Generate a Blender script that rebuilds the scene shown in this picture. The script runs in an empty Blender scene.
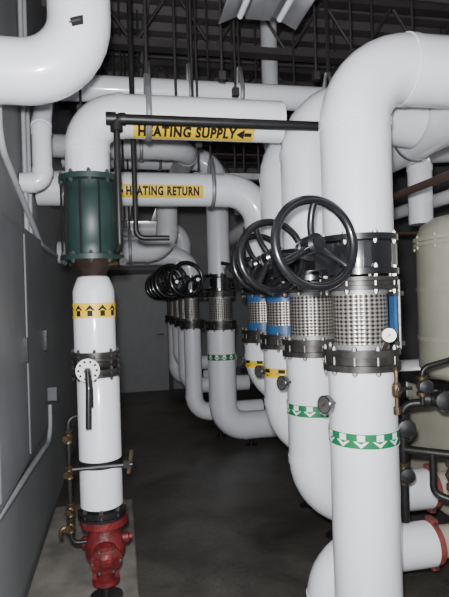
import bpy, bmesh, math, random
from mathutils import Vector, Matrix
random.seed(4)
COL = bpy.context.scene.collection
WL = {}

# ---------------------------------------------------------------- materials
def mat(name, col, rough=0.5, metal=0.0, noise=0.0, nscale=8.0, bump=0.0, bscale=40.0, coat=0.0, col2=None):
    m = bpy.data.materials.new(name); m.use_nodes = True
    nt = m.node_tree; b = nt.nodes["Principled BSDF"]
    b.inputs["Base Color"].default_value = (*col, 1)
    b.inputs["Roughness"].default_value = rough
    b.inputs["Metallic"].default_value = metal
    b.inputs["Coat Weight"].default_value = coat
    b.inputs["Coat Roughness"].default_value = 0.10
    tc = nt.nodes.new("ShaderNodeTexCoord")
    if noise > 0:
        n = nt.nodes.new("ShaderNodeTexNoise"); n.inputs["Scale"].default_value = nscale
        n.inputs["Detail"].default_value = 6
        nt.links.new(tc.outputs["Object"], n.inputs["Vector"])
        r = nt.nodes.new("ShaderNodeValToRGB")
        c2 = col2 if col2 else tuple(c*(1-noise) for c in col)
        r.color_ramp.elements[0].position = 0.35; r.color_ramp.elements[1].position = 0.65
        r.color_ramp.elements[0].color = (*c2, 1); r.color_ramp.elements[1].color = (*col, 1)
        nt.links.new(n.outputs["Fac"], r.inputs["Fac"])
        nt.links.new(r.outputs["Color"], b.inputs["Base Color"])
    if bump > 0:
        n2 = nt.nodes.new("ShaderNodeTexNoise"); n2.inputs["Scale"].default_value = bscale
        nt.links.new(tc.outputs["Object"], n2.inputs["Vector"])
        bp = nt.nodes.new("ShaderNodeBump"); bp.inputs["Strength"].default_value = bump
        bp.inputs["Distance"].default_value = 0.01
        nt.links.new(n2.outputs["Fac"], bp.inputs["Height"]); nt.links.new(bp.outputs["Normal"], b.inputs["Normal"])
    return m

M_WHITE = mat("white_pvc_jacket", (0.82, 0.82, 0.86), 0.38, noise=0.05, nscale=3, bump=0.06, bscale=8, coat=0.8)
M_WHITE2 = mat("white_canvas_jacket", (0.60, 0.60, 0.62), 0.6, noise=0.14, nscale=4, bump=0.15, bscale=30)
M_BLACK = mat("black_enamel", (0.012, 0.012, 0.014), 0.25, noise=0.3, nscale=10, coat=0.9)
M_IRON = mat("black_iron", (0.022, 0.021, 0.021), 0.42, 0.3, noise=0.4, nscale=20)
M_FLG = mat("dark_steel_flange", (0.085, 0.08, 0.076), 0.4, 0.6, noise=0.55, nscale=18)
M_BOLT = mat("zinc_bolt", (0.24, 0.23, 0.21), 0.4, 0.9, noise=0.3, nscale=60)
M_GALV = mat("galvanised_steel", (0.38, 0.38, 0.39), 0.5, 0.6, noise=0.25, nscale=12)
M_COND = mat("grey_conduit_paint", (0.40, 0.41, 0.42), 0.5, 0.0, noise=0.15, nscale=12)
M_ROD = mat("dark_threaded_rod", (0.04, 0.036, 0.036), 0.6, 0.3, noise=0.2)
M_BRASS = mat("tarnished_brass", (0.13, 0.09, 0.05), 0.45, 0.7, noise=0.5, nscale=30)
M_GREEN = mat("dark_green_paint", (0.018, 0.042, 0.038), 0.45, noise=0.3, nscale=9)
M_RED = mat("red_paint", (0.18, 0.016, 0.018), 0.5, noise=0.5, nscale=14, bump=0.5, bscale=45)
M_PINK = mat("red_oxide_coupling", (0.26, 0.06, 0.05), 0.5, noise=0.35, nscale=15)
M_BLUE = mat("blue_paint", (0.03, 0.12, 0.30), 0.4, noise=0.3)
M_YELLOW = mat("yellow_label", (0.85, 0.55, 0.02), 0.45, noise=0.05)
M_INK = mat("black_ink", (0.004, 0.004, 0.004), 0.7, noise=0.1)
M_BANDG = mat("green_band", (0.01, 0.18, 0.065), 0.4, noise=0.1)
M_BANDW = mat("white_band", (0.82, 0.84, 0.82), 0.4, noise=0.03)
M_FACE = mat("gauge_face", (0.70, 0.70, 0.66), 0.3, noise=0.05)
M_DIAL = mat("dusty_dial_glass", (0.08, 0.076, 0.07), 0.2, noise=0.3)
M_PANEL = mat("grey_panel_enamel", (0.15, 0.155, 0.162), 0.45, noise=0.12, nscale=5)
M_BEIGE = mat("beige_tank_paint", (0.46, 0.45, 0.35), 0.4, noise=0.12, nscale=5)
M_BROWN = mat("brown_primer_pipe", (0.07, 0.038, 0.032), 0.5, noise=0.3)
M_PLATE = mat("fixture_white", (0.8, 0.8, 0.82), 0.35, noise=0.03)
M_DECK = mat("roof_deck", (0.085, 0.075, 0.073), 0.7, noise=0.35, nscale=2)
M_STEEL = mat("joist_steel", (0.05, 0.044, 0.043), 0.6, noise=0.3, nscale=5)
M_WALL = mat("painted_wall", (0.24, 0.245, 0.25), 0.75, noise=0.12, nscale=2, bump=0.1, bscale=60)
M_WALLB = mat("painted_block_wall", (0.25, 0.25, 0.26), 0.75, noise=0.12, nscale=2, bump=0.1, bscale=60)
M_DOOR = mat("door_paint", (0.22, 0.225, 0.23), 0.5, noise=0.08)
M_PAD = mat("light_concrete", (0.24, 0.225, 0.20), 0.8, noise=0.45, nscale=6, bump=0.3, bscale=50)
M_COPPER = mat("copper_reducer", (0.08, 0.055, 0.045), 0.4, 0.6, noise=0.4, nscale=14)

def floor_mat():
    m = bpy.data.materials.new("stained_concrete"); m.use_nodes = True
    nt = m.node_tree; b = nt.nodes["Principled BSDF"]; b.inputs["Roughness"].default_value = 0.42
    tc = nt.nodes.new("ShaderNodeTexCoord")
    a = nt.nodes.new("ShaderNodeTexNoise"); a.inputs["Scale"].default_value = 1.6; a.inputs["Detail"].default_value = 12; a.inputs["Roughness"].default_value = 0.7; a.inputs["Distortion"].default_value = 0.6
    c = nt.nodes.new("ShaderNodeTexNoise"); c.inputs["Scale"].default_value = 38; c.inputs["Detail"].default_value = 4
    for n in (a, c): nt.links.new(tc.outputs["Object"], n.inputs["Vector"])
    r = nt.nodes.new("ShaderNodeValToRGB")
    e = r.color_ramp.elements
    e[0].position = 0.34; e[0].color = (0.040, 0.037, 0.032, 1); e[1].position = 0.70; e[1].color = (0.14, 0.13, 0.115, 1)
    mx = nt.nodes.new("ShaderNodeMix"); mx.data_type = 'RGBA'; mx.blend_type = 'MULTIPLY'; mx.inputs[0].default_value = 0.5
    nt.links.new(a.outputs["Fac"], r.inputs["Fac"]); nt.links.new(r.outputs["Color"], mx.inputs[6])
    nt.links.new(c.outputs["Fac"], mx.inputs[7]); nt.links.new(mx.outputs[2], b.inputs["Base Color"])
    bp = nt.nodes.new("ShaderNodeBump"); bp.inputs["Strength"].default_value = 0.25; bp.inputs["Distance"].default_value = 0.01
    nt.links.new(c.outputs["Fac"], bp.inputs["Height"]); nt.links.new(bp.outputs["Normal"], b.inputs["Normal"])
    return m
M_FLOOR = floor_mat()

def braid_mat():
    m = bpy.data.materials.new("stainless_braid"); m.use_nodes = True
    nt = m.node_tree; b = nt.nodes["Principled BSDF"]; b.inputs["Roughness"].default_value = 0.35; b.inputs["Metallic"].default_value = 0.7
    N = nt.nodes.new; L = nt.links.new
    tc = N("ShaderNodeTexCoord"); s = N("ShaderNodeSeparateXYZ"); L(tc.outputs["Object"], s.inputs[0])
    def mth(op, x, y=None):
        n = N("ShaderNodeMath"); n.operation = op
        for i, v in enumerate((x, y)):
            if v is None: continue
            if isinstance(v, (int, float)): n.inputs[i].default_value = v
            else: L(v, n.inputs[i])
        return n.outputs[0]
    ang = mth('ARCTAN2', s.outputs["Y"], s.outputs["X"])
    A = mth('MULTIPLY', ang, 16); B = mth('MULTIPLY', s.outputs["Z"], 175)
    p = mth('SINE', mth('ADD', A, B)); q = mth('SINE', mth('SUBTRACT', A, B))
    w = mth('MULTIPLY', p, q)
    r = N("ShaderNodeValToRGB"); e = r.color_ramp.elements
    e[0].position = 0.2; e[0].color = (0.05, 0.046, 0.043, 1); e[1].position = 0.8; e[1].color = (0.62, 0.58, 0.54, 1)
    L(mth('ADD', mth('MULTIPLY', w, 0.5), 0.5), r.inputs["Fac"]); L(r.outputs["Color"], b.inputs["Base Color"])
    bp = N("ShaderNodeBump"); bp.inputs["Strength"].default_value = 0.5; bp.inputs["Distance"].default_value = 0.003
    L(w, bp.inputs["Height"]); L(bp.outputs["Normal"], b.inputs["Normal"])
    return m
M_BRAID = braid_mat()

# ---------------------------------------------------------------- geometry helpers
def frame(d):
    d = Vector(d).normalized()
    a = Vector((0, 0, 1)) if abs(d.z) < 0.9 else Vector((1, 0, 0))
    u = d.cross(a).normalized(); v = d.cross(u).normalized()
    return u, v

def tube(bm, pts, r, bend=0.2, mi=0, seg=28, lips=0.0, cap=True, bseg=9):
    P = [Vector(p) for p in pts]; path = [P[0]]; lipat = []
    for i in range(1, len(P)-1):
        a = (P[i-1]-P[i]).normalized(); c = (P[i+1]-P[i]).normalized()
        ang = a.angle(c)
        if ang > 3.1: path.append(P[i]); continue
        t = bend/math.tan(ang/2); t = min(t, (P[i-1]-P[i]).length*0.95, (P[i+1]-P[i]).length*0.95)
        rr = t*math.tan(ang/2); ctr = P[i] + (a+c).normalized()*(rr/math.sin(ang/2))
        s = P[i]+a*t; e = P[i]+c*t
        v0 = s-ctr; v1 = e-ctr; w = v0.angle(v1); ax = v0.cross(v1).normalized()
        for k in range(bseg+1):
            path.append(ctr + Matrix.Rotation(w*k/bseg, 3, ax) @ v0)
        lipat += [(s, -a), (e, c)]
    path.append(P[-1])
    q = [path[0]]
    for p in path[1:]:
        if (p-q[-1]).length > 1e-5: q.append(p)
    path = q; rings = []; T = []
    for i in range(len(path)):
        d = Vector((0, 0, 0))
        if i > 0: d += (path[i]-path[i-1]).normalized()
        if i < len(path)-1: d += (path[i+1]-path[i]).normalized()
        T.append(d.normalized())
    u, _ = frame(T[0])
    for i, p in enumerate(path):
        u = (u - T[i]*u.dot(T[i])).normalized(); v = T[i].cross(u)
        rings.append([bm.verts.new(p + r*(math.cos(2*math.pi*k/seg)*u + math.sin(2*math.pi*k/seg)*v)) for k in range(seg)])
    for i in range(len(rings)-1):
        for k in range(seg):
            f = bm.faces.new((rings[i][k], rings[i][(k+1) % seg], rings[i+1][(k+1) % seg], rings[i+1][k]))
            f.material_index = mi; f.smooth = True
    if cap:
        f = bm.faces.new(rings[0][::-1]); f.material_index = mi
        f = bm.faces.new(rings[-1]); f.material_index = mi
    if lips > 0:
        for s, d in lipat:
            lathe(bm, s, d, [(r-0.004, -0.022), (r+lips, -0.02), (r+lips, 0.02), (r-0.004, 0.022)], mi, seg, cap=False)

def lathe(bm, o, axis, prof, mi=0, seg=32, cap=True, smooth=True):
    o = Vector(o); d = Vector(axis).normalized(); u, v = frame(d); rings = []
    for (r, h) in prof:
        rings.append([bm.verts.new(o + d*h + max(r, 1e-4)*(math.cos(2*math.pi*k/seg)*u + math.sin(2*math.pi*k/seg)*v)) for k in range(seg)])
    for i in range(len(rings)-1):
        (r0, h0), (r1, h1) = prof[i], prof[i+1]
        for k in range(seg):
            f = bm.faces.new((rings[i][k], rings[i][(k+1) % seg], rings[i+1][(k+1) % seg], rings[i+1][k]))
            f.material_index = mi; f.smooth = smooth
    if cap:
        for R in (rings[0][::-1], rings[-1]):
            f = bm.faces.new(R); f.material_index = mi

def torus(bm, o, axis, R, r, mi=0, seg=48, ms=10):
    prof = [(R + r*math.cos(2*math.pi*k/ms), r*math.sin(2*math.pi*k/ms)) for k in range(ms+1)]
    lathe(bm, o, axis, prof, mi, seg, cap=False)

def box(bm, c, s, mi=0, rot=None):
    c = Vector(c); vs = []
    for x in (-.5, .5):
        for y in (-.5, .5):
            for z in (-.5, .5):
                p = Vector((x*s[0], y*s[1], z*s[2]))
                if rot: p = rot @ p
                vs.append(bm.verts.new(c+p))
    for f in ((0, 1, 3, 2), (4, 6, 7, 5), (0, 4, 5, 1), (2, 3, 7, 6), (0, 2, 6, 4), (1, 5, 7, 3)):
        bm.faces.new([vs[i] for i in f]).material_index = mi

def bolts(bm, o, axis, R, n, h0, h1, br=0.011, mi=1, ph=0.0):
    d = Vector(axis).normalized(); u, v = frame(d)
    for k in range(n):
        a = 2*math.pi*k/n+ph; p = Vector(o) + R*(math.cos(a)*u+math.sin(a)*v)
        lathe(bm, p, d, [(br*0.55, h0-0.018), (br*0.55, h1+0.018)], mi, 6, smooth=False)
        lathe(bm, p, d, [(br, h0-0.012), (br, h0)], mi, 6, smooth=False)
        lathe(bm, p, d, [(br, h1), (br, h1+0.012)], mi, 6, smooth=False)

def add(name, bm, mats, parent=None, bevel=0.0, **props):
    bmesh.ops.recalc_face_normals(bm, faces=bm.faces)
    cs = [v.co for v in bm.verts]
    lo = Vector([min(c[i] for c in cs) for i in range(3)]); hi = Vector([max(c[i] for c in cs) for i in range(3)])
    ctr = (lo+hi)/2
    if parent is None and props.get("kind") != "structure": ctr = Vector((ctr.x, ctr.y, lo.z))
    for v in bm.verts: v.co -= ctr
    me = bpy.data.meshes.new(name); bm.to_mesh(me); bm.free()
    for m in (mats if isinstance(mats, (list, tuple)) else [mats]): me.materials.append(m)
    ob = bpy.data.objects.new(name, me); COL.objects.link(ob)
    try: me.set_sharp_from_angle(angle=math.radians(40))
    except Exception: pass
    if parent: ob.parent = parent; ob.location = ctr - WL[parent.name]
    else: ob.location = ctr
    WL[ob.name] = ctr
    if bevel:
        md = ob.modifiers.new("bevel", 'BEVEL'); md.width = bevel; md.segments = 2; md.limit_method = 'ANGLE'
    for k, v in props.items(): ob[k] = v
    return ob

def empty(name, loc, **props):
    e = bpy.data.objects.new(name, None); e.empty_display_size = 0.1; e.location = loc
    COL.objects.link(e); WL[e.name] = Vector(loc)
    for k, v in props.items(): e[k] = v
    return e
NB = bmesh.new

def wrap_v(bm, o, R, a0, shape, mi):
    vs = [bm.verts.new((o[0]+R*math.cos(a0+s/R), o[1]+R*math.sin(a0+s/R), o[2]+t)) for s, t in shape]
    bm.faces.new(vs).material_index = mi

def arrow_band(parent, o, R, h, up, bandmat, arrmat, n, edge=False):
    bm = NB()
    lathe(bm, o, (0, 0, 1), [(R+0.001, -h/2), (R+0.003, -h/2), (R+0.003, h/2), (R+0.001, h/2)], 0, 48, cap=False)
    if edge:
        for zz in (-h/2, h/2-0.005):
            lathe(bm, (o[0], o[1], o[2]+zz), (0, 0, 1), [(R+0.002, 0), (R+0.0045, 0), (R+0.0045, 0.005), (R+0.002, 0.005)], 1, 48, cap=False)
    sg = 1 if up else -1
    pitch = 2*math.pi/n; w = pitch*R*0.42; hh = h*0.38
    for k in range(n):
        a = k*pitch
        wrap_v(bm, o, R+0.005, a, [(-w, 0), (0, sg*hh), (w, 0)], 1)
        wrap_v(bm, o, R+0.005, a, [(-w*.5, -sg*hh), (-w*.5, 0), (w*.5, 0), (w*.5, -sg*hh)], 1)
    return add("arrow_band", bm, [bandmat, arrmat], parent)

def gauge(parent, base, c, face, r=0.035, name="pressure_gauge", fm=None):
    bm = NB(); f = Vector(face).normalized(); c = Vector(c)
    lathe(bm, c-f*0.018, f, [(r*0.8, 0), (r, 0.006), (r, 0.03), (r*0.9, 0.034), (r*0.88, 0.03)], 0, 24, cap=False)
    lathe(bm, c-f*0.018, f, [(0.0001, 0), (r*0.8, 0)], 0, 24, cap=False)
    lathe(bm, c-f*0.018, f, [(r*0.9, 0.028), (0.0001, 0.028)], 1, 24, cap=False)
    tube(bm, [base, c], 0.008, mi=2, seg=8)
    g = add(name, bm, [M_BLACK, fm or M_FACE, M_BRASS], parent)
    bm = NB(); u, v = frame(f)
    p = c+f*0.0125
    d = (u*0.8+v*0.6); s = f.cross(d)
    vs = [bm.verts.new(p+d*r*0.7), bm.verts.new(p-d*r*0.2+s*r*0.08), bm.verts.new(p-d*r*0.2-s*r*0.08)]
    bm.faces.new(vs)
    add("needle", bm, [M_INK], g)
    return g

def handwheel(parent, c, n, R, tr=0.016, ph=0.45):
    c = Vector(c); n = Vector(n).normalized(); u, v = frame(n); bm = NB()
    torus(bm, c, n, R, tr, ms=12)
    lathe(bm, c, n, [(0.020, -0.06), (0.040, -0.05), (0.040, 0.012), (0.024, 0.02), (0.024, 0.03)], 0, 20)
    for k in range(3):
        a = 2*math.pi*k/3 + ph
        pts = []
        for t, da, lift in ((0.08, 0.0, -0.025), (0.45, 0.10, -0.025), (0.8, 0.06, -0.010), (1.0, 0.0, 0.0)):
            aa = a+da; pts.append(c + n*lift + R*t*(math.cos(aa)*u+math.sin(aa)*v))
        tube(bm, pts, 0.015, bend=0.2, seg=10, cap=False)
    return add("handwheel", bm, [M_BLACK], parent)

def flange_pair(parent, o, R, z0, z1, n=12, m=None, name="flange", br=0.011):
    bm = NB(); h = (z1-z0)
    t = h*0.30
    lathe(bm, o, (0, 0, 1), [(R*0.8, z0), (R, z0), (R, z0+t), (R*0.93, z0+t+0.002), (R*0.93, z1-t-0.002), (R, z1-t), (R, z1), (R*0.8, z1)], 0, 40)
    bolts(bm, o, (0, 0, 1), R*0.92, n, z0, z1, br)
    return add(name, bm, [m or M_FLG, M_BOLT], parent)

# ---------------------------------------------------------------- setting
def struct(name, c, s, m, sub=0):
    bm = NB(); box(bm, c, s); return add(name, bm, m, None, kind="structure")
struct("floor", (2.0, 3.9, -0.05), (5.4, 11.2, 0.1), M_FLOOR)
struct("wall_left", (-0.6, 3.9, 2.0), (0.1, 11.2, 4.2), M_WALL)
struct("wall_right", (4.65, 3.9, 2.0), (0.1, 11.2, 4.2), M_WALLB)
struct("wall_back", (2.0, 9.4, 2.0), (5.2, 0.1, 4.2), M_WALLB)
struct("wall_front", (2.0, -1.6, 2.0), (5.2, 0.1, 4.2), M_WALL)
bm = NB(); y = -1.6; prof = []
while y < 9.4:
    prof += [(y, 4.0), (y+0.10, 4.0), (y+0.13, 4.06), (y+0.23, 4.06)]; y += 0.26
vl = [(bm.verts.new((-0.6, a, b)), bm.verts.new((4.7, a, b))) for a, b in prof]
for i in range(len(vl)-1): bm.faces.new((vl[i][0], vl[i][1], vl[i+1][1], vl[i+1][0]))
add("ceiling", bm, M_DECK, None, kind="structure")
bm = NB(); box(bm, (0.33, 9.33, 1.03), (0.95, 0.05, 2.06)); box(bm, (0.33, 9.30, 1.55), (0.12, 0.01, 0.12))
dr = add("door_1", bm, M_DOOR, None, kind="structure")
bm = NB(); tube(bm, [(0.72, 9.30, 1.0), (0.72, 9.24, 1.0), (0.60, 9.24, 1.0)], 0.012, 0.02, seg=8); add("door_handle", bm, M_BOLT, dr)
bm = NB()
box(bm, (-0.19, 9.32, 1.05), (0.07, 0.07, 2.1)); box(bm, (0.85, 9.32, 1.05), (0.07, 0.07, 2.1)); box(bm, (0.33, 9.32, 2.12), (1.11, 0.07, 0.07))
add("trim_1", bm, M_STEEL, None, kind="structure")

for i, yy in enumerate((3.9, 5.2, 6.8, 8.4)):
    bm = NB(); z0, z1 = 3.50, 3.95
    box(bm, (2.02, yy, z1), (5.1, 0.10, 0.05)); box(bm, (2.02, yy, z0), (5.1, 0.10, 0.05))
    x = -0.45; up = True
    while x < 4.4:
        tube(bm, [(x, yy, z0 if up else z1), (x+0.3, yy, z1 if up else z0)], 0.012, seg=6); x += 0.3; up = not up
    add("roof_joist", bm, M_STEEL, None, label="dark painted steel bar joist carrying the roof deck", category="beam", group="roof joists")

bm = NB(); box(bm, (-0.24, 2.6, 0.035), (0.58, 3.0, 0.07))
add("concrete_pad", bm, M_PAD, None, bevel=0.01, label="low light concrete housekeeping pad along the wall", category="pad")

# ---------------------------------------------------------------- risers of the right-hand row
def riser(x, y, R, R2, up_pts, low_pts, label, big=True, gaugeon=True, band=True, seg=36, group="flanged pipe risers beside the aisle", wheel=True, blue=0, lipd=0.004, wr=0.178, wt=0.019, leg=True, ext=None, bluering=False, tag=False, wdx=0.28):
    e = empty("pipe_riser", (x, y, 0.0), label=label, category="pipe", group=group)
    o = (x, y, 0)
    bm = NB(); tube(bm, up_pts, R2, 0.26 if big else 0.2, 0, seg, lips=lipd); add("upper_pipe", bm, M_WHITE, e)
    bm = NB(); tube(bm, low_pts, R, 0.24 if big else 0.18, 0, seg, lips=lipd)
    if ext:
        lathe(bm, low_pts[0], (1, 0, 0), [(R, -0.01), (R*0.97, 0.02), (ext[0], 0.10), (ext[0], ext[1])], 0, seg)
    add("lower_pipe", bm, M_WHITE, e)
    if len(low_pts) > 2 and leg:
        zb = low_pts[1][2]-R
        bm = NB(); lx = x+0.30
        lathe(bm, (lx, y, 0), (0, 0, 1), [(0.06, 0), (0.06, 0.012), (0.022, 0.014), (0.022, zb-0.01), (0.05, zb), (0.05, zb+0.02)], 0, 16)
        add("support_leg", bm, M_IRON, e)
    k = R/0.15
    kf = k if big else k*1.25
    bm = NB(); F = 0.172*kf
    lathe(bm, o, (0, 0, 1), [(F, 1.685), (F, 1.712), (0.150*kf, 1.716), (0.152*kf, 1.75), (0.152*kf, 1.79), (0.150*kf, 1.826), (F, 1.832), (F, 1.858)], 0, 36)
    bolts(bm, o, (0, 0, 1), F*0.93, 8, 1.690, 1.712, 0.012, 1)
    bolts(bm, o, (0, 0, 1), F*0.93, 8, 1.832, 1.855, 0.012, 1)
    vz = 1.765
    for a in range(6):
        an = a*math.pi/3+0.3
        box(bm, (x+0.152*kf*math.cos(an), y+0.152*kf*math.sin(an), vz), (0.03, 0.03, 0.10), 0, Matrix.Rotation(an, 3, 'Z'))
    box(bm, (x-0.18*k, y-0.03, vz), (0.12*k, 0.12*k, 0.11*k), 0)
    wy = y-0.20*k
    lathe(bm, (x-0.235*k, y+0.03, vz+0.04), (-0.12, -1, 0), [(0.05*k, 0), (0.055*k, 0.02), (0.055*k, 0.09), (0.024, 0.10), (0.018, 0.22*k)], 0, 20)
    v = add("butterfly_valve", bm, [M_BLACK, M_BOLT], e)
    if wheel:
        n = Vector((0.16, -0.97, 0.08))
        handwheel(v, (x-wdx*k, wy, vz+0.045), n, wr, wt, ph=0.45 if y < 2.5 else 1.0)
    elif gaugeon or band:
        bm = NB(); tube(bm, [(x-0.235*k, y-0.10, vz+0.04), (x-0.25, y-0.22, vz+0.06), (x-0.36, y-0.25, vz+0.08)], 0.014, 0.03, seg=8); add("lever", bm, M_BLACK, v)
    bm = NB(); r = 0.118*k; prof = [(r*0.97, 1.375)]
    for i in range(17):
        z = 1.385+i*(1.61-1.385)/16; prof.append((r*(1.0+0.02*math.sin(math.pi*i/16)), z))
    prof.append((r*0.97, 1.625))
    lathe(bm, o, (0, 0, 1), prof, 0, 40)
    hb = 0.055 if bluering else 0.022
    for z in (1.36, 1.623-hb):
        lathe(bm, o, (0, 0, 1), [(r, z), (r*1.06, z), (r*1.06, z+hb), (r, z+hb)], 1, 40, cap=False)
    add("braided_connector", bm, [M_BRAID, M_BLUE if bluering else M_GALV], e)
    flange_pair(e, o, 0.168*kf, 1.62, 1.675, 8)
    flange_pair(e, o, 0.170*kf, 1.270, 1.362, 10)
    if band: arrow_band(e, (x, y, 0.98), R, 0.072, False, M_BANDG, M_BANDW, 12, edge=True)
    if tag: arrow_band(e, (x, y, 1.12), R, 0.06, False, M_YELLOW, M_INK, 9)
    if gaugeon:
        gauge(e, (x-R+0.01, y-0.03, 1.13), (x-R-0.045, y-0.05, 1.13), (-1.0, -0.45, 0.05), 0.04, fm=M_DIAL)
    if blue:
        s = 1 if blue == 1 else -1
        bm = NB(); xx = x+s*0.150*k
        box(bm, (xx, y-0.03, 1.50), (0.022, 0.045, 0.22), 0); box(bm, (xx, y-0.03, 1.38), (0.05, 0.085, 0.02), 1); box(bm, (xx, y-0.03, 1.60), (0.05, 0.085, 0.02), 1)
        tube(bm, [(xx+s*0.005, y-0.065, 1.355), (xx+s*0.005, y-0.065, 1.66)], 0.009, mi=1, seg=8)
        add("control_rod", bm, [M_BLUE, M_BOLT], e, label="blue painted control rod bracket")
    return e

ZT = 2.62
P1 = riser(1.05, 2.166, 0.15, 0.155, [(1.05, 2.166, 1.85), (1.05, 2.166, ZT), (1.72, 2.166, ZT)], [(1.05, 2.166, 0.0), (1.05, 2.166, 1.27)],
      "large white insulated riser with black handwheel valve and steel braided connector", blue=1)
P2 = riser(1.05, 2.77, 0.15, 0.15, [(1.05, 2.77, 1.85), (1.05, 2.77, 2.68), (1.72, 2.77, 2.60)], [(1.42, 2.77, 0.45), (1.05, 2.77, 0.45), (1.05, 2.77, 1.27)],
      "white insulated riser with green arrow band and reduced low elbow", ext=(0.115, 0.31))
P3 = riser(1.05, 3.25, 0.15, 0.14, [(1.05, 3.25, 1.85), (1.05, 3.25, 2.66), (1.72, 3.25, 2.60)], [(1.72, 3.25, 0.68), (1.05, 3.25, 0.68), (1.05, 3.25, 1.27)],
      "white insulated riser with blue banded connector and yellow arrow marker", band=False, bluering=True, tag=True, wr=0.165, wdx=0.22)
P4 = riser(1.05, 3.77, 0.15, 0.12, [(1.05, 3.77, 1.85), (1.05, 3.77, 2.40), (-0.54, 3.77, 2.40)], [(3.2, 3.77, 0.92), (1.05, 3.77, 0.92), (1.05, 3.77, 1.27)],
      "white insulated riser turning into the heating return pipe", band=False, bluering=True, tag=True, wheel=False)
P5 = riser(1.05, 5.5, 0.15, 0.12, [(1.05, 5.5, 1.85), (1.05, 5.5, 3.1), (-0.54, 5.5, 3.1)], [(2.6, 5.5, 0.22), (1.05, 5.5, 0.22), (1.05, 5.5, 1.27)],
      "white insulated riser standing low over the floor beyond a gap", gaugeon=False, wr=0.17, wt=0.022, wdx=0.38)
for i, (yy, zt, zl) in enumerate(((5.95, 2.1, 0.3), (6.6, 2.5, 0.5), (7.3, 2.3, 0.7), (8.0, 2.6, 0.4))):
    riser(0.80, yy, 0.10, 0.10, [(0.80, yy, 1.85), (0.80, yy, zt), (-0.54, yy, zt)], [(1.6, yy, zl), (0.80, yy, zl), (0.80, yy, 1.27)],
          "slim white insulated riser with black valve near the door wall", big=False, gaugeon=False, band=False, seg=20, blue=0, wr=0.175, wt=0.028, wdx=0.36)

def drain(parent, x, y, z):
    bm = NB()
    tube(bm, [(x, y+0.10, z+0.11), (x, y, z+0.11), (x, y, z-0.07)], 0.009, 0.02, seg=8)
    lathe(bm, (x, y, z+0.02), (0, 0, 1), [(0.013, -0.03), (0.02, -0.02), (0.02, 0.02), (0.013, 0.03)], 0, 10)
    lathe(bm, (x, y, z+0.02), (0, -1, 0), [(0.012, 0), (0.012, 0.03)], 0, 8)
    box(bm, (x+0.02, y-0.035, z+0.03), (0.06, 0.006, 0.014), 1)
    lathe(bm, (x, y, z-0.06), (0, 0, 1), [(0.016, -0.02), (0.016, 0.01)], 0, 8)
    add("drain_valve", bm, [M_BRASS, M_BLACK], parent)
drain(P1, 1.11, 1.975, 1.18)
gauge(P1, (1.08, 2.02, 1.36), (1.075, 1.955, 1.43), (-0.7, -1, 0.1), 0.032)
drain(P2, 1.16, 2.585, 1.18)

bm = NB(); tube(bm, [(0.985, 2.462, 0.0), (0.985, 2.462, 0.29), (1.54, 2.462, 0.29)], 0.113, 0.2, 0, 32, lips=0.004)
add("bypass_pipe", bm, M_WHITE, None, label="low white insulated pipe elbow turning down into the floor", category="pipe")
def coupling(x, y, z, R, L):
    e = empty("grooved_coupling", (x, y, z), label="red oxide grooved coupling with flanged stub on pipe end", category="pipe coupling", group="grooved couplings")
    bm = NB(); lathe(bm, (x, y, z), (1, 0, 0), [(R*0.8, -0.012), (R, -0.012), (R*1.03, 0), (R, 0.022), (R*0.8, 0.022)], 0, 32)
    for s in (-1, 1):
        box(bm, (x+0.005, y, z+s*R*1.05), (0.034, 0.065, 0.035), 0); lathe(bm, (x+0.005, y-0.045, z+s*R*1.05), (0, 1, 0), [(0.008, 0), (0.008, 0.09)], 1, 8)
    add("housing", bm, [M_PINK, M_BOLT], e)
    bm = NB(); lathe(bm, (x, y, z), (1, 0, 0), [(R*0.75, 0.022), (R*0.75, L)], 0, 28); add("stub_pipe", bm, M_BEIGE, e)
coupling(1.745, 2.77, 0.45, 0.112, 0.14); coupling(1.555, 2.462, 0.29, 0.108, 0.36); coupling(1.735, 3.25, 0.68, 0.13, 0.15)

bm = NB(); tube(bm, [(1.87, 0.3, 2.59), (1.87, 9.3, 2.59)], 0.145, 0.25, 0, 32)
add("header_pipe", bm, M_WHITE, None, label="white insulated header pipe overhead joining the risers", category="pipe")
bm = NB(); tube(bm, [(1.62, 1.2, 2.18), (1.62, 4.6, 2.18), (3.9, 4.6, 2.18)], 0.022, 0.06, 0, 12)
add("steel_pipe", bm, M_BROWN, None, label="thin brown steel pipe beneath the white header", category="pipe")

e = empty("overhead_pipe", (-0.13, 2.17, 2.4), label="large white insulated pipe elbow dropping from the ceiling into the wall", category="pipe")
bm = NB(); tube(bm, [(-0.545, 2.17, 2.52), (-0.13, 2.17, 2.52), (-0.13, 2.17, 3.98)], 0.125, 0.22, 0, 36); add("pipe_jacket", bm, M_WHITE, e)
bm = NB()
for (cz, w, h, mi, off) in ((0, 0.034, 0.018, 0, 0.1265), (0.002, 0.024, 0.004, 1, 0.1275)):
    vs = []
    for k in range(9):
        for sgn in (-1, 1):
            s = -w+2*w*k/8; t = sgn*h; t2 = t+s*0.3+cz
            a = -math.pi/2-0.1+s/0.125
            vs.append(bm.verts.new((-0.13+off*math.cos(a), 2.17+off*math.sin(a), 2.67+t2)))
    for k in range(8): bm.faces.new((vs[2*k], vs[2*k+2], vs[2*k+3], vs[2*k+1])).material_index = mi
add("sticker", bm, [M_INK, M_DIAL], e, label="small black sticker")

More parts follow.
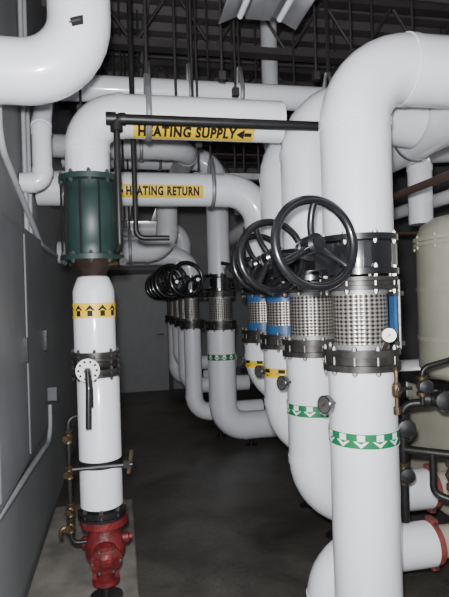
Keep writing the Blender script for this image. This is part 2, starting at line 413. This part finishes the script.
# ---------------------------------------------------------------- text on horizontal pipes
def text_mesh(s, size):
    cu = bpy.data.curves.new("t", 'FONT'); cu.body = s; cu.size = size; cu.align_x = 'CENTER'; cu.align_y = 'CENTER'; cu.offset = size*0.05; cu.resolution_u = 3
    cu.space_character = 1.15
    ob = bpy.data.objects.new("t", cu); COL.objects.link(ob)
    dg = bpy.context.evaluated_depsgraph_get(); dg.update()
    me = bpy.data.meshes.new_from_object(ob.evaluated_get(dg))
    bpy.data.objects.remove(ob)
    return me
def label_band(parent, y, z, R, x0, x1, phi, half, text, tx, size, arrow_x):
    bm = NB(); seg = 12; va = []
    for k in range(seg+1):
        p = phi-half+2*half*k/seg
        va.append([bm.verts.new((x, y-(R+0.003)*math.cos(p), z+(R+0.003)*math.sin(p))) for x in (x0, x1)])
    for k in range(seg): bm.faces.new((va[k][0], va[k][1], va[k+1][1], va[k+1][0]))
    lb = add("label_band", bm, M_YELLOW, parent, label="yellow pipe marker reading %s" % text)
    me = text_mesh(text, size); bm = NB(); bm.from_mesh(me); bpy.data.meshes.remove(me)
    bmesh.ops.triangulate(bm, faces=bm.faces)
    for i in range(-4, 5):
        g = bm.verts[:]+bm.edges[:]+bm.faces[:]
        bmesh.ops.bisect_plane(bm, geom=g, plane_co=(0, i*size*0.1, 0), plane_no=(0, 1, 0))
    xs = [v.co.x for v in bm.verts]; wid = max(xs)-min(xs); target = tx[1]-tx[0]; kx = target/wid
    s = size*0.38
    ax = arrow_x
    for f in ([(ax-0.05, 0), (ax-0.005, s*.95), (ax-0.005, -s*.95)], [(ax-0.005, s*.35), (ax+0.035, s*.35), (ax+0.035, -s*.35), (ax-0.005, -s*.35)]):
        bm.faces.new([bm.verts.new(((a-(tx[0]+tx[1])/2)/kx, b, 0)) for a, b in f])
    for v in bm.verts:
        a, b = v.co.x*kx+(tx[0]+tx[1])/2, v.co.y
        p = phi+b/R; q = R+0.007
        v.co = (a, y-q*math.cos(p), z+q*math.sin(p))
    add("lettering", bm, M_INK, lb)

# ---------------------------------------------------------------- supply riser by the wall
X, Y = -0.135, 2.77; o = (X, Y, 0)
LC = empty("supply_riser", (X, Y, 0.07), label="white insulated pump discharge riser with dark green coupling and red strainer", category="pipe")
bm = NB(); tube(bm, [(X-0.01, Y, 2.24), (X-0.01, Y, 2.57), (0.90, Y, 2.57)], 0.112, 0.17, 0, 36, lips=0.004); up = add("upper_pipe", bm, M_WHITE, LC)
label_band(up, Y, 2.57, 0.112, 0.09, 0.73, -0.98, 0.50, "HEATING SUPPLY", (0.11, 0.63), 0.082, 0.68)
bm = NB()
lathe(bm, o, (0, 0, 1), [(0.10, 1.815), (0.160, 1.815), (0.160, 1.840), (0.128, 1.845), (0.128, 1.90), (0.136, 1.91), (0.136, 2.15), (0.128, 2.16), (0.128, 2.21), (0.160, 2.215), (0.160, 2.243), (0.10, 2.243)], 0, 44)
bolts(bm, o, (0, 0, 1), 0.149, 10, 1.815, 1.840, 0.011); bolts(bm, o, (0, 0, 1), 0.149, 10, 2.215, 2.243, 0.011)
for k in range(10):
    a = 2*math.pi*k/10
    tube(bm, [(X+0.148*math.cos(a), Y+0.148*math.sin(a), 1.83), (X+0.148*math.cos(a), Y+0.148*math.sin(a), 2.23)], 0.006, mi=2, seg=6)
add("green_coupling", bm, [M_GREEN, M_BOLT, M_IRON], LC, label="dark green flanged coupling")
bm = NB(); lathe(bm, o, (0, 0, 1), [(0.074, 1.725), (0.068, 1.745), (0.08, 1.77), (0.105, 1.80), (0.12, 1.815)], 0, 32); add("reducer", bm, M_COPPER, LC)
bm = NB(); lathe(bm, o, (0, 0, 1), [(0.10, 1.345), (0.106, 1.35), (0.106, 1.655), (0.098, 1.685), (0.082, 1.725), (0.07, 1.735)], 0, 36); add("middle_pipe", bm, M_WHITE, LC)
arrow_band(LC, (X, Y, 1.56), 0.106, 0.075, True, M_YELLOW, M_INK, 11)
flange_pair(LC, o, 0.122, 1.307, 1.348, 8, M_FLG, br=0.009)
flange_pair(LC, o, 0.122, 1.222, 1.262, 8, M_FLG, br=0.009)
bm = NB()
lathe(bm, o, (0, 0, 1), [(0.105, 1.262), (0.112, 1.272), (0.112, 1.30), (0.105, 1.31)], 0, 32)
lathe(bm, (X-0.03, Y-0.08, 1.272), (0, -1, 0), [(0.02, 0), (0.02, 0.10)], 0, 14)
bv = add("lever_valve", bm, [M_IRON], LC)
bm = NB()
c = Vector((X-0.03, Y-0.175, 1.272))
lathe(bm, c, (0, -1, 0), [(0.056, 0), (0.058, 0.004), (0.056, 0.008), (0.0001, 0.008)], 0, 28)
for k in range(10):
    a = 2*math.pi*k/10; lathe(bm, c+Vector((0.043*math.cos(a), -0.0082, 0.043*math.sin(a))), (0, -1, 0), [(0.006, 0), (0.006, 0.001)], 1, 10)
add("notch_plate", bm, [M_FACE, M_INK], bv, label="white notched indicator plate")
bm = NB()
tube(bm, [c+Vector((0, -0.015, 0.01)), c+Vector((0.005, -0.04, -0.08)), c+Vector((0.0, -0.055, -0.27))], 0.015, 0.05, seg=10)
tube(bm, [c+Vector((0.01, -0.015, 0.0)), c+Vector((0.018, -0.04, -0.09)), c+Vector((0.018, -0.045, -0.17))], 0.007, 0.05, seg=8)
lathe(bm, c, (0, -1, 0), [(0.018, 0.008), (0.018, 0.03)], 0, 6)
add("lever", bm, M_BLACK, bv)
bm = NB(); lathe(bm, (X+0.01, Y, 0), (0, 0, 1), [(0.085, 0.545), (0.108, 0.56), (0.108, 1.205), (0.10, 1.222)], 0, 36); add("lower_pipe", bm, M_WHITE, LC)
bm = NB()
lathe(bm, (X+0.01, Y, 0), (0, 0, 1), [(0.108, 0.765), (0.113, 0.765), (0.113, 0.80), (0.108, 0.80)], 0, 36, cap=False)
tube(bm, [(X-0.12, Y-0.125, 0.785), (X+0.17, Y-0.125, 0.785)], 0.010, seg=8)
tube(bm, [(X+0.14, Y-0.125, 0.785), (X+0.14, Y+0.02, 0.785)], 0.008, seg=8)
box(bm, (X+0.14, Y-0.125, 0.79), (0.03, 0.03, 0.035), 0)
tube(bm, [(X+0.15, Y-0.125, 0.74), (X+0.17, Y-0.10, 0.85)], 0.010, mi=1, seg=8)
add("pipe_clamp", bm, [M_IRON, M_BRASS], LC)
bm = NB(); xx = X-0.145
tube(bm, [(X-0.09, Y, 1.02), (xx, Y-0.02, 1.02), (xx, Y-0.02, 0.38), (X-0.07, Y-0.02, 0.38)], 0.012, 0.04, mi=0, seg=10)
for z in (0.74, 0.47, 0.55, 0.92):
    lathe(bm, (xx, Y-0.02, z), (0, 0, 1), [(0.016, -0.035), (0.022, -0.03), (0.017, -0.015), (0.024, 0), (0.017, 0.015), (0.022, 0.03), (0.016, 0.035)], 1, 10)
    lathe(bm, (xx, Y-0.035, z), (-0.3, -1, 0), [(0.010, 0), (0.010, 0.025), (0.018, 0.027), (0.018, 0.034)], 1, 10)
tube(bm, [(xx, Y-0.02, 0.47), (xx-0.05, Y-0.03, 0.46), (xx-0.05, Y-0.03, 0.42)], 0.010, 0.02, mi=1, seg=8)
add("sensing_line", bm, [M_IRON, M_BRASS], LC)
gauge(LC, (X+0.08, Y-0.05, 1.79), (X+0.15, Y-0.10, 1.80), (0.3, -1, 0), 0.022, fm=M_DIAL)
flange_pair(LC, (X+0.01, Y, 0), 0.122, 0.50, 0.545, 8, M_IRON)
bm = NB(); xr = X+0.02
lathe(bm, (xr, Y, 0), (0, 0, 1), [(0.07, 0.155), (0.07, 0.175), (0.045, 0.185), (0.05, 0.225), (0.08, 0.26), (0.100, 0.31), (0.104, 0.35), (0.09, 0.395), (0.074, 0.42), (0.074, 0.455), (0.121, 0.462), (0.121, 0.50)], 0, 36)
lathe(bm, (xr, Y-0.05, 0.345), (0.1, -1, -0.25), [(0.062, 0), (0.062, 0.07), (0.078, 0.072), (0.078, 0.09), (0.04, 0.095), (0.026, 0.11), (0.001, 0.112)], 0, 28)
bolts(bm, (xr, Y-0.05, 0.345), (0.1, -1, -0.25), 0.068, 6, 0.072, 0.09, 0.009)
lathe(bm, (xr+0.08, Y, 0.37), (1, 0, 0.1), [(0.028, 0), (0.028, 0.04), (0.016, 0.045), (0.016, 0.06)], 0, 14)
lathe(bm, (xr-0.08, Y, 0.37), (-1, 0, 0.1), [(0.028, 0), (0.028, 0.03), (0.016, 0.04)], 0, 14)
for s in (-1, 1):
    box(bm, (xr+s*0.055, Y-0.02, 0.25), (0.02, 0.04, 0.12), 0)
add("strainer", bm, [M_RED, M_BOLT], LC, label="dark red cast iron strainer body")
bm = NB(); lathe(bm, (xr, Y, 0), (0, 0, 1), [(0.085, 0.07), (0.085, 0.082), (0.022, 0.086), (0.022, 0.13), (0.035, 0.132), (0.035, 0.155)], 0, 16); add("support_stand", bm, M_IRON, LC)

bm = NB()
tube(bm, [(1.30, 2.58, 2.49), (0.0, 2.58, 2.49)], 0.025, 0.045, 0, 18)
tube(bm, [(0.05, 2.58, 2.49), (0.005, 2.58, 2.49), (0.005, 2.58, 2.43)], 0.031, 0.03, 0, 18)
tube(bm, [(0.005, 2.58, 2.45), (0.005, 2.58, 1.87), (-0.01, 2.66, 1.85)], 0.0165, 0.03, 0, 14)
lathe(bm, (-0.045, 2.58, 2.49), (1, 0, 0), [(0.032, 0), (0.032, 0.05)], 0, 18)
for z in (2.25, 1.95): lathe(bm, (0.005, 2.58, z), (0, 0, 1), [(0.021, 0), (0.021, 0.04)], 0, 14)
add("iron_pipe", bm, M_IRON, None, label="black iron pipe running across in front of the supply pipe", category="pipe")
bm = NB(); tube(bm, [(0.095, 2.93, 3.98), (0.095, 2.93, 1.95), (0.28, 2.93, 1.95)], 0.015, 0.05, 0, 10); add("iron_pipe", bm, M_IRON, None, label="thin black iron drop pipe behind the supply pipe", category="pipe")

label_band([c for c in P4.children if c.name.startswith("upper_pipe")][0], 3.77, 2.40, 0.12, -0.04, 0.60, -0.30, 0.38, "HEATING RETURN", (0.06, 0.57), 0.078, 0.005)

# ---------------------------------------------------------------- more overhead pipes
def simple_pipe(pts, r, m, label, bend=0.2, seg=24, name="insulated_pipe", group=None):
    bm = NB(); tube(bm, pts, r, bend, 0, seg, lips=0.004 if r > .05 else 0)
    ob = add(name, bm, m, None, label=label, category="pipe")
    if group: ob["group"] = group
    return ob
simple_pipe([(-0.54, 3.5, 3.00), (4.55, 3.5, 3.00)], 0.085, M_WHITE, "white insulated pipe crossing overhead under the joists")
simple_pipe([(-0.54, 4.3, 2.85), (0.6, 4.3, 2.85), (0.6, 9.3, 2.85)], 0.09, M_WHITE2, "grey-white canvas wrapped pipe running down the aisle ceiling")
simple_pipe([(-0.54, 3.15, 2.30), (-0.42, 3.15, 2.30), (-0.42, 3.15, 2.62), (-0.42, 3.38, 2.94)], 0.055, M_WHITE, "small white pipe offset at the wall", 0.06)
simple_pipe([(-0.54, 4.9, 2.06), (0.45, 4.9, 2.06), (0.45, 4.9, 2.75)], 0.10, M_WHITE2, "white insulated pipe elbow from the wall rising overhead")
simple_pipe([(-0.54, 6.2, 2.90), (0.1, 6.2, 2.90), (0.1, 9.3, 2.90)], 0.08, M_WHITE2, "small canvas wrapped pipe turning toward the door wall")
simple_pipe([(2.13, 3.38, 2.09), (2.13, 3.38, 2.59), (1.99, 3.38, 2.59)], 0.085, M_WHITE, "white pipe rising out of the tank lid", 0.1)
simple_pipe([(2.9, 2.4, 3.25), (2.9, 9.3, 3.25)], 0.14, M_WHITE2, "wide white duct pipe high near the far side")
simple_pipe([(2.32, 1.4, 2.28), (2.32, 9.3, 2.28)], 0.05, M_WHITE2, "small wrapped pipe running beside the header")
simple_pipe([(1.30, 4.25, 3.98), (1.30, 4.25, 2.75), (4.55, 4.25, 2.95)], 0.07, M_WHITE2, "small wrapped pipe dropping from the deck and turning away", 0.15)
for i, (p, q, m) in enumerate((((-0.55, 4.6, 3.4), (4.6, 4.6, 3.4), M_STEEL), ((0.27, 2.0, 3.96), (0.27, 9.3, 3.96), M_GALV), ((1.45, 3.0, 3.96), (1.45, 9.3, 3.96), M_BROWN), ((3.3, 1.0, 3.96), (3.3, 9.3, 3.96), M_GALV), ((-0.55, 6.0, 3.3), (4.6, 6.0, 3.3), M_BROWN))):
    simple_pipe([p, q], 0.018+0.008*(i % 2), m, "thin steel conduit run under the roof deck", name="conduit", seg=10, group="ceiling conduits")

def hanger(x, y, z, R, axis="x", top=3.98, strap=M_GALV, w=0.015):
    e = empty("pipe_hanger", (x, y, z-R), label="steel clevis hanger on a threaded rod from the ceiling", category="pipe hanger", group="pipe hangers")
    bm = NB(); tube(bm, [(x, y, z+R+0.10), (x, y, top)], 0.008, seg=8); add("threaded_rod", bm, M_ROD, e)
    bm = NB()
    def P(s, h, t): return (x+t, y+s, z+h) if axis == "x" else (x+s, y+t, z+h)
    loop = [(0, R+0.11), (-R*0.35, R+0.10), (-R-0.006, R*0.3), (-R-0.006, 0)] + [(-(R+0.006)*math.cos(math.pi*k/12), -(R+0.006)*math.sin(math.pi*k/12)) for k in range(1, 12)] + [(R+0.006, 0), (R+0.006, R*0.3), (R*0.35, R+0.10), (0, R+0.11)]
    vs = [(bm.verts.new(P(s, h, -w)), bm.verts.new(P(s, h, w))) for s, h in loop]
    for k in range(len(vs)-1): bm.faces.new((vs[k][0], vs[k][1], vs[k+1][1], vs[k+1][0]))
    ob = add("clevis", bm, strap, e); md = ob.modifiers.new("s", 'SOLIDIFY'); md.thickness = 0.004; md.offset = 1
for (x, y, z, R, ax) in ((0.17, 2.77, 2.57, 0.112, "x"), (0.68, 3.77, 2.40, 0.12, "x"), (0.22, 3.5, 3.00, 0.085, "x"), (0.85, 3.5, 3.00, 0.085, "x"), (1.5, 3.5, 3.00, 0.085, "x"), (0.5, 3.5, 3.0, 0.085, "x"),
                      (-0.1, 3.77, 2.40, 0.12, "x"), (0.2, 4.3, 2.85, 0.09, "x"), (0.1, 4.9, 2.06, 0.10, "x"), (0.6, 6.3, 2.85, 0.09, "y"),
                      (1.87, 3.0, 2.59, 0.145, "y"), (1.87, 4.2, 2.59, 0.145, "y"), (0.45, 5.5, 3.1, 0.12, "x"), (0.0, 5.95, 2.1, 0.10, "x"), (2.9, 4.2, 3.25, 0.14, "y")):
    hanger(x, y, z, R, ax)
for (x, y, zb) in ((0.36, 3.1, 2.75), (0.46, 3.1, 2.75), (0.52, 3.3, 2.6), (1.22, 3.02, 2.95), (1.32, 3.7, 2.5), (0.95, 4.15, 2.3), (0.05, 4.1, 2.2), (1.6, 3.7, 2.4), (1.47, 3.05, 2.85), (0.75, 3.2, 2.9), (0.0, 4.5, 2.4), (1.1, 4.45, 2.2), (-0.2, 3.2, 2.75), (0.62, 2.98, 2.9), (1.75, 3.3, 2.8)):
    bm = NB(); tube(bm, [(x, y, zb), (x, y, 3.98)], 0.008, seg=8); box(bm, (x, y, zb), (0.04, 0.04, 0.05))
    add("hanger_rod", bm, M_ROD, None, label="dark threaded rod with beam clamp hanging from the deck", category="pipe hanger", group="loose hanger rods")
e = empty("strut_trapeze", (0.85, 3.97, 2.50), label="galvanised strut trapeze hung on two rods", category="pipe hanger")
bm = NB(); box(bm, (0.85, 3.97, 2.55), (0.55, 0.045, 0.045)); add("strut", bm, M_GALV, e)
bm = NB(); tube(bm, [(0.62, 3.97, 2.52), (0.62, 3.97, 3.98)], 0.008, seg=8); add("threaded_rod", bm, M_ROD, e)
bm = NB(); tube(bm, [(1.10, 3.97, 2.52), (1.10, 3.97, 3.98)], 0.008, seg=8); add("threaded_rod", bm, M_ROD, e)

# ---------------------------------------------------------------- light fixture
x0, zf = 0.78, 3.16
e = empty("strip_light_fixture", (x0, 2.3, 3.05), label="white industrial reflector strip light hung from chains, unlit", category="light fixture")
bm = NB(); cs = [(-0.22, -0.075), (-0.19, -0.06), (-0.07, -0.005), (-0.065, -0.035), (0.065, -0.035), (0.07, -0.005), (0.19, -0.06), (0.22, -0.075)]
y0, y1 = 1.7, 2.75
vs = [(bm.verts.new((x0+a, y0, zf+b)), bm.verts.new((x0+a, y1, zf+b))) for a, b in cs]
for k in range(len(vs)-1): bm.faces.new((vs[k][0], vs[k][1], vs[k+1][1], vs[k+1][0]))
ob = add("reflector", bm, M_PLATE, e); md = ob.modifiers.new("s", 'SOLIDIFY'); md.thickness = 0.006
for s in (-0.11, 0.11):
    bm = NB(); lathe(bm, (x0+s, y0+0.05, zf-0.055), (0, 1, 0), [(0.016, 0), (0.016, y1-y0-0.1)], 0, 14); add("tube_lamp", bm, M_PLATE, e)
for yy in (1.9, 2.65):
    bm = NB(); tube(bm, [(x0, yy, zf-0.02), (x0, yy, 3.98)], 0.004, seg=6); add("hanging_chain", bm, M_GALV, e)

# ---------------------------------------------------------------- wall panel and conduits
e = empty("electrical_panel", (-0.5, 2.8, 0.82), label="large grey wall-mounted electrical enclosure", category="electrical panel")
bm = NB(); box(bm, (-0.512, 2.75, 1.40), (0.07, 1.35, 1.20)); add("enclosure", bm, M_PANEL, e, bevel=0.006)
for yy in (2.42, 3.09):
    bm = NB(); box(bm, (-0.471, yy, 1.40), (0.012, 0.62, 1.12)); d = add("panel_door", bm, M_PANEL, e, bevel=0.004)
    bm = NB(); box(bm, (-0.457, yy+0.25, 1.38), (0.018, 0.03, 0.12)); add("latch", bm, M_BLACK, d)
def conduit(pts, label, r=0.013):
    bm = NB(); tube(bm, pts, r, 0.16, 0, 12)
    add("wall_conduit", bm, M_COND, None, label=label, category="conduit", group="wall conduits")
conduit([(-0.525, 3.95, 0.87), (-0.525, 3.95, 0.62), (-0.525, 1.0, 0.80)], "grey electrical conduit bending along the wall below the panel", 0.016)
conduit([(-0.525, 2.55, 3.95), (-0.525, 2.55, 2.35), (-0.49, 3.5, 1.98), (-0.49, 4.3, 1.98)], "grey electrical conduit sweeping down the wall", 0.016)
conduit([(-0.525, 3.2, 3.95), (-0.525, 3.2, 2.01)], "straight grey conduit into the top of the panel")
conduit([(-0.525, 3.35, 3.95), (-0.525, 3.35, 2.01)], "straight grey conduit beside its twin above the panel")
bm = NB(); box(bm, (-0.508, 3.95, 0.95), (0.08, 0.08, 0.10)); add("junction_box", bm, M_PANEL, None, bevel=0.005, label="small grey junction box on the wall", category="junction box")

# ---------------------------------------------------------------- tank and skid
tx, ty = 2.34, 3.00
e = empty("expansion_tank", (tx, ty, 1.02), label="cream painted cylindrical tank with bolted rim on a skid", category="tank")
bm = NB(); lathe(bm, (tx, ty, 0), (0, 0, 1), [(0.25, 1.02), (0.38, 1.05), (0.42, 1.10), (0.42, 1.90)], 0, 48); add("shell", bm, M_BEIGE, e)
bm = NB(); lathe(bm, (tx, ty, 0), (0, 0, 1), [(0.42, 1.95), (0.415, 1.99), (0.39, 2.04), (0.32, 2.085), (0.20, 2.11), (0.001, 2.12)], 0, 48); add("lid", bm, M_BEIGE, e)
bm = NB(); lathe(bm, (tx, ty, 0), (0, 0, 1), [(0.40, 1.90), (0.44, 1.90), (0.44, 1.922), (0.425, 1.924), (0.425, 1.930), (0.44, 1.932), (0.44, 1.955), (0.40, 1.955)], 0, 48)
bolts(bm, (tx, ty, 0), (0, 0, 1), 0.43, 14, 1.90, 1.955, 0.009, 0); add("rim", bm, [M_BEIGE, M_BOLT], e)
bm = NB(); a = 3.75
p = (tx+0.43*math.cos(a), ty+0.43*math.sin(a)); tube(bm, [(p[0], p[1], 1.2), (p[0]-.04, p[1]-.04, 1.25), (p[0]-.04, p[1]-.04, 1.8), (p[0], p[1], 1.85)], 0.02, 0.03, seg=8)
add("sight_pipe", bm, M_BEIGE, e)
for z in (1.3, 1.62):
    bm = NB(); lathe(bm, (tx, ty, z), (0, 0, 1), [(0.42, -0.012), (0.427, -0.012), (0.427, 0.012), (0.42, 0.012)], 0, 48, cap=False); add("strap", bm, M_BEIGE, e)
sx, sy = 2.47, 2.95
e = empty("equipment_skid", (sx, sy, 0), label="beige machine housing with steel frame under the tank", category="machine")
bm = NB(); box(bm, (sx, sy, 0.55), (0.86, 1.06, 0.82)); add("housing", bm, M_BEIGE, e, bevel=0.02)
for dx in (-0.46, 0.46):
    for dy in (-0.56, 0.56):
        bm = NB(); box(bm, (sx+dx, sy+dy, 0.485), (0.05, 0.05, 0.97)); add("frame_post", bm, M_IRON, e)
bm = NB()
for dy in (-0.56, 0.56): box(bm, (sx, sy+dy, 0.995), (0.97, 0.05, 0.05))
for dx in (-0.46, 0.46): box(bm, (sx+dx, sy, 0.995), (0.05, 1.12, 0.05))
add("frame_top", bm, M_IRON, e)
bm = NB(); lathe(bm, (2.25, sy-0.53, 0.60), (0, -1, 0), [(0.14, 0), (0.14, 0.04), (0.10, 0.10), (0.04, 0.12)], 0, 28); bolts(bm, (2.25, sy-0.53, 0.60), (0, -1, 0), 0.12, 8, 0.01, 0.04, 0.01); add("end_cover", bm, [M_IRON, M_BOLT], e)

def small_valve(bm, p, ax, s=1.0, body=0, handle=1):
    lathe(bm, p, ax, [(0.018*s, -0.06*s), (0.032*s, -0.055*s), (0.032*s, -0.035*s), (0.022*s, -0.03*s), (0.036*s, 0), (0.022*s, 0.03*s), (0.032*s, 0.035*s), (0.032*s, 0.055*s), (0.018*s, 0.06*s)], body, 12)
    lathe(bm, p, (-0.3, -1, 0.1), [(0.016*s, 0), (0.013*s, 0.06*s), (0.036*s, 0.065*s), (0.040*s, 0.075*s), (0.036*s, 0.085*s), (0.01*s, 0.09*s)], handle, 14)
mx, my = 1.50, 2.42
e = empty("valve_manifold", (mx, my, 0.0), label="cluster of small dark iron pipes with hand valves", category="pipe manifold")
bm = NB()
tube(bm, [(1.40, 2.44, 0.43), (1.40, 2.44, 1.03), (1.78, 2.25, 1.08), (3.0, 2.2, 1.10)], 0.022, 0.06, 0, 12)
tube(bm, [(1.58, 2.28, 0.0), (1.58, 2.28, 0.86), (2.2, 2.22, 0.90), (2.6, 2.22, 0.90)], 0.026, 0.06, 0, 12)
tube(bm, [(1.40, 2.44, 0.80), (1.58, 2.28, 0.80)], 0.022, 0.06, 0, 12)
tube(bm, [(1.48, 2.38, 1.04), (1.48, 2.38, 1.22), (1.62, 2.34, 1.26), (1.98, 2.72, 1.30)], 0.014, 0.05, 0, 10)
tube(bm, [(1.72, 2.26, 1.08), (1.72, 2.26, 1.40), (1.95, 2.40, 1.46), (1.98, 2.72, 1.46)], 0.016, 0.06, 0, 10)
tube(bm, [(1.50, 2.34, 0.80), (1.50, 2.34, 0.60), (1.62, 2.24, 0.56), (1.9, 2.22, 0.56)], 0.018, 0.05, 0, 10)
tube(bm, [(1.72, 2.24, 0.87), (1.72, 2.24, 0.20), (2.4, 2.24, 0.20)], 0.018, 0.06, 0, 10)
add("pipework", bm, M_IRON, e)
for p, ax, s, mm in (((1.40, 2.44, 0.92), (0, 0, 1), 1.2, M_IRON), ((1.40, 2.44, 0.68), (0, 0, 1), 1.0, M_BRASS), ((1.58, 2.28, 0.70), (0, 0, 1), 1.3, M_BROWN), ((1.85, 2.248, 1.083), (1, 0, 0), 1.1, M_BRASS),
                 ((1.72, 2.26, 1.24), (0, 0, 1), 1.0, M_IRON), ((1.72, 2.24, 0.62), (0, 0, 1), 1.2, M_BROWN), ((1.66, 2.275, 0.865), (1, 0, 0), 1.1, M_IRON), ((1.48, 2.38, 1.13), (0, 0, 1), 0.9, M_BRASS), ((1.56, 2.36, 1.06), (1, -0.5, 0), 1.3, M_IRON)):
    bm = NB(); small_valve(bm, p, ax, s); add("hand_valve", bm, [mm, M_BLACK], e)
simple_pipe([(1.80, 2.12, 0.62), (2.1, 2.10, 0.72), (2.9, 2.10, 0.72)], 0.04, M_BROWN, "brown steel pipe in front of the skid", 0.08, 12, "steel_pipe")

# ---------------------------------------------------------------- lights
def point(name, loc, p, r, col=(1, 1, 1)):
    l = bpy.data.lights.new(name, 'POINT'); l.energy = p; l.shadow_soft_size = r; l.color = col
    ob = bpy.data.objects.new(name, l); ob.location = loc; COL.objects.link(ob)
point("camera_flash", (-0.02, 0.02, 1.70), 440, 0.035, (0.97, 0.98, 1.0))
def area(name, loc, p, sx, sy, col):
    l = bpy.data.lights.new(name, 'AREA'); l.shape = 'RECTANGLE'; l.size = sx; l.size_y = sy; l.energy = p; l.color = col
    ob = bpy.data.objects.new(name, l); ob.location = loc; COL.objects.link(ob)
area("ambient_fill", (0.3, 7.2, 3.2), 12, 0.3, 1.2, (1.0, 0.95, 0.9))  # added weak overhead fill for ambient, not a fixture of the room
area("ambient_fill", (3.8, 3.0, 3.2), 15, 0.3, 1.2, (1.0, 0.95, 0.9))  # second added ambient fill, on the right side, no lamp modelled here
w = bpy.data.worlds.new("World"); bpy.context.scene.world = w; w.use_nodes = True
w.node_tree.nodes["Background"].inputs[0].default_value = (0.5, 0.52, 0.55, 1); w.node_tree.nodes["Background"].inputs[1].default_value = 0.05

# ---------------------------------------------------------------- camera
cam = bpy.data.cameras.new("Camera"); cam.sensor_fit = 'VERTICAL'; cam.sensor_height = 36; cam.sensor_width = 27; cam.lens = 520/597*36
co = bpy.data.objects.new("Camera", cam); COL.objects.link(co)
th = math.radians(11.31)
co.matrix_world = Matrix.Translation((0, 0, 1.6)) @ Matrix.Rotation(-th, 4, 'Z') @ Matrix.Rotation(math.pi/2, 4, 'X') @ Matrix.Rotation(-math.radians(1.7), 4, 'Z')
cam.clip_start = 0.05
bpy.context.scene.camera = co
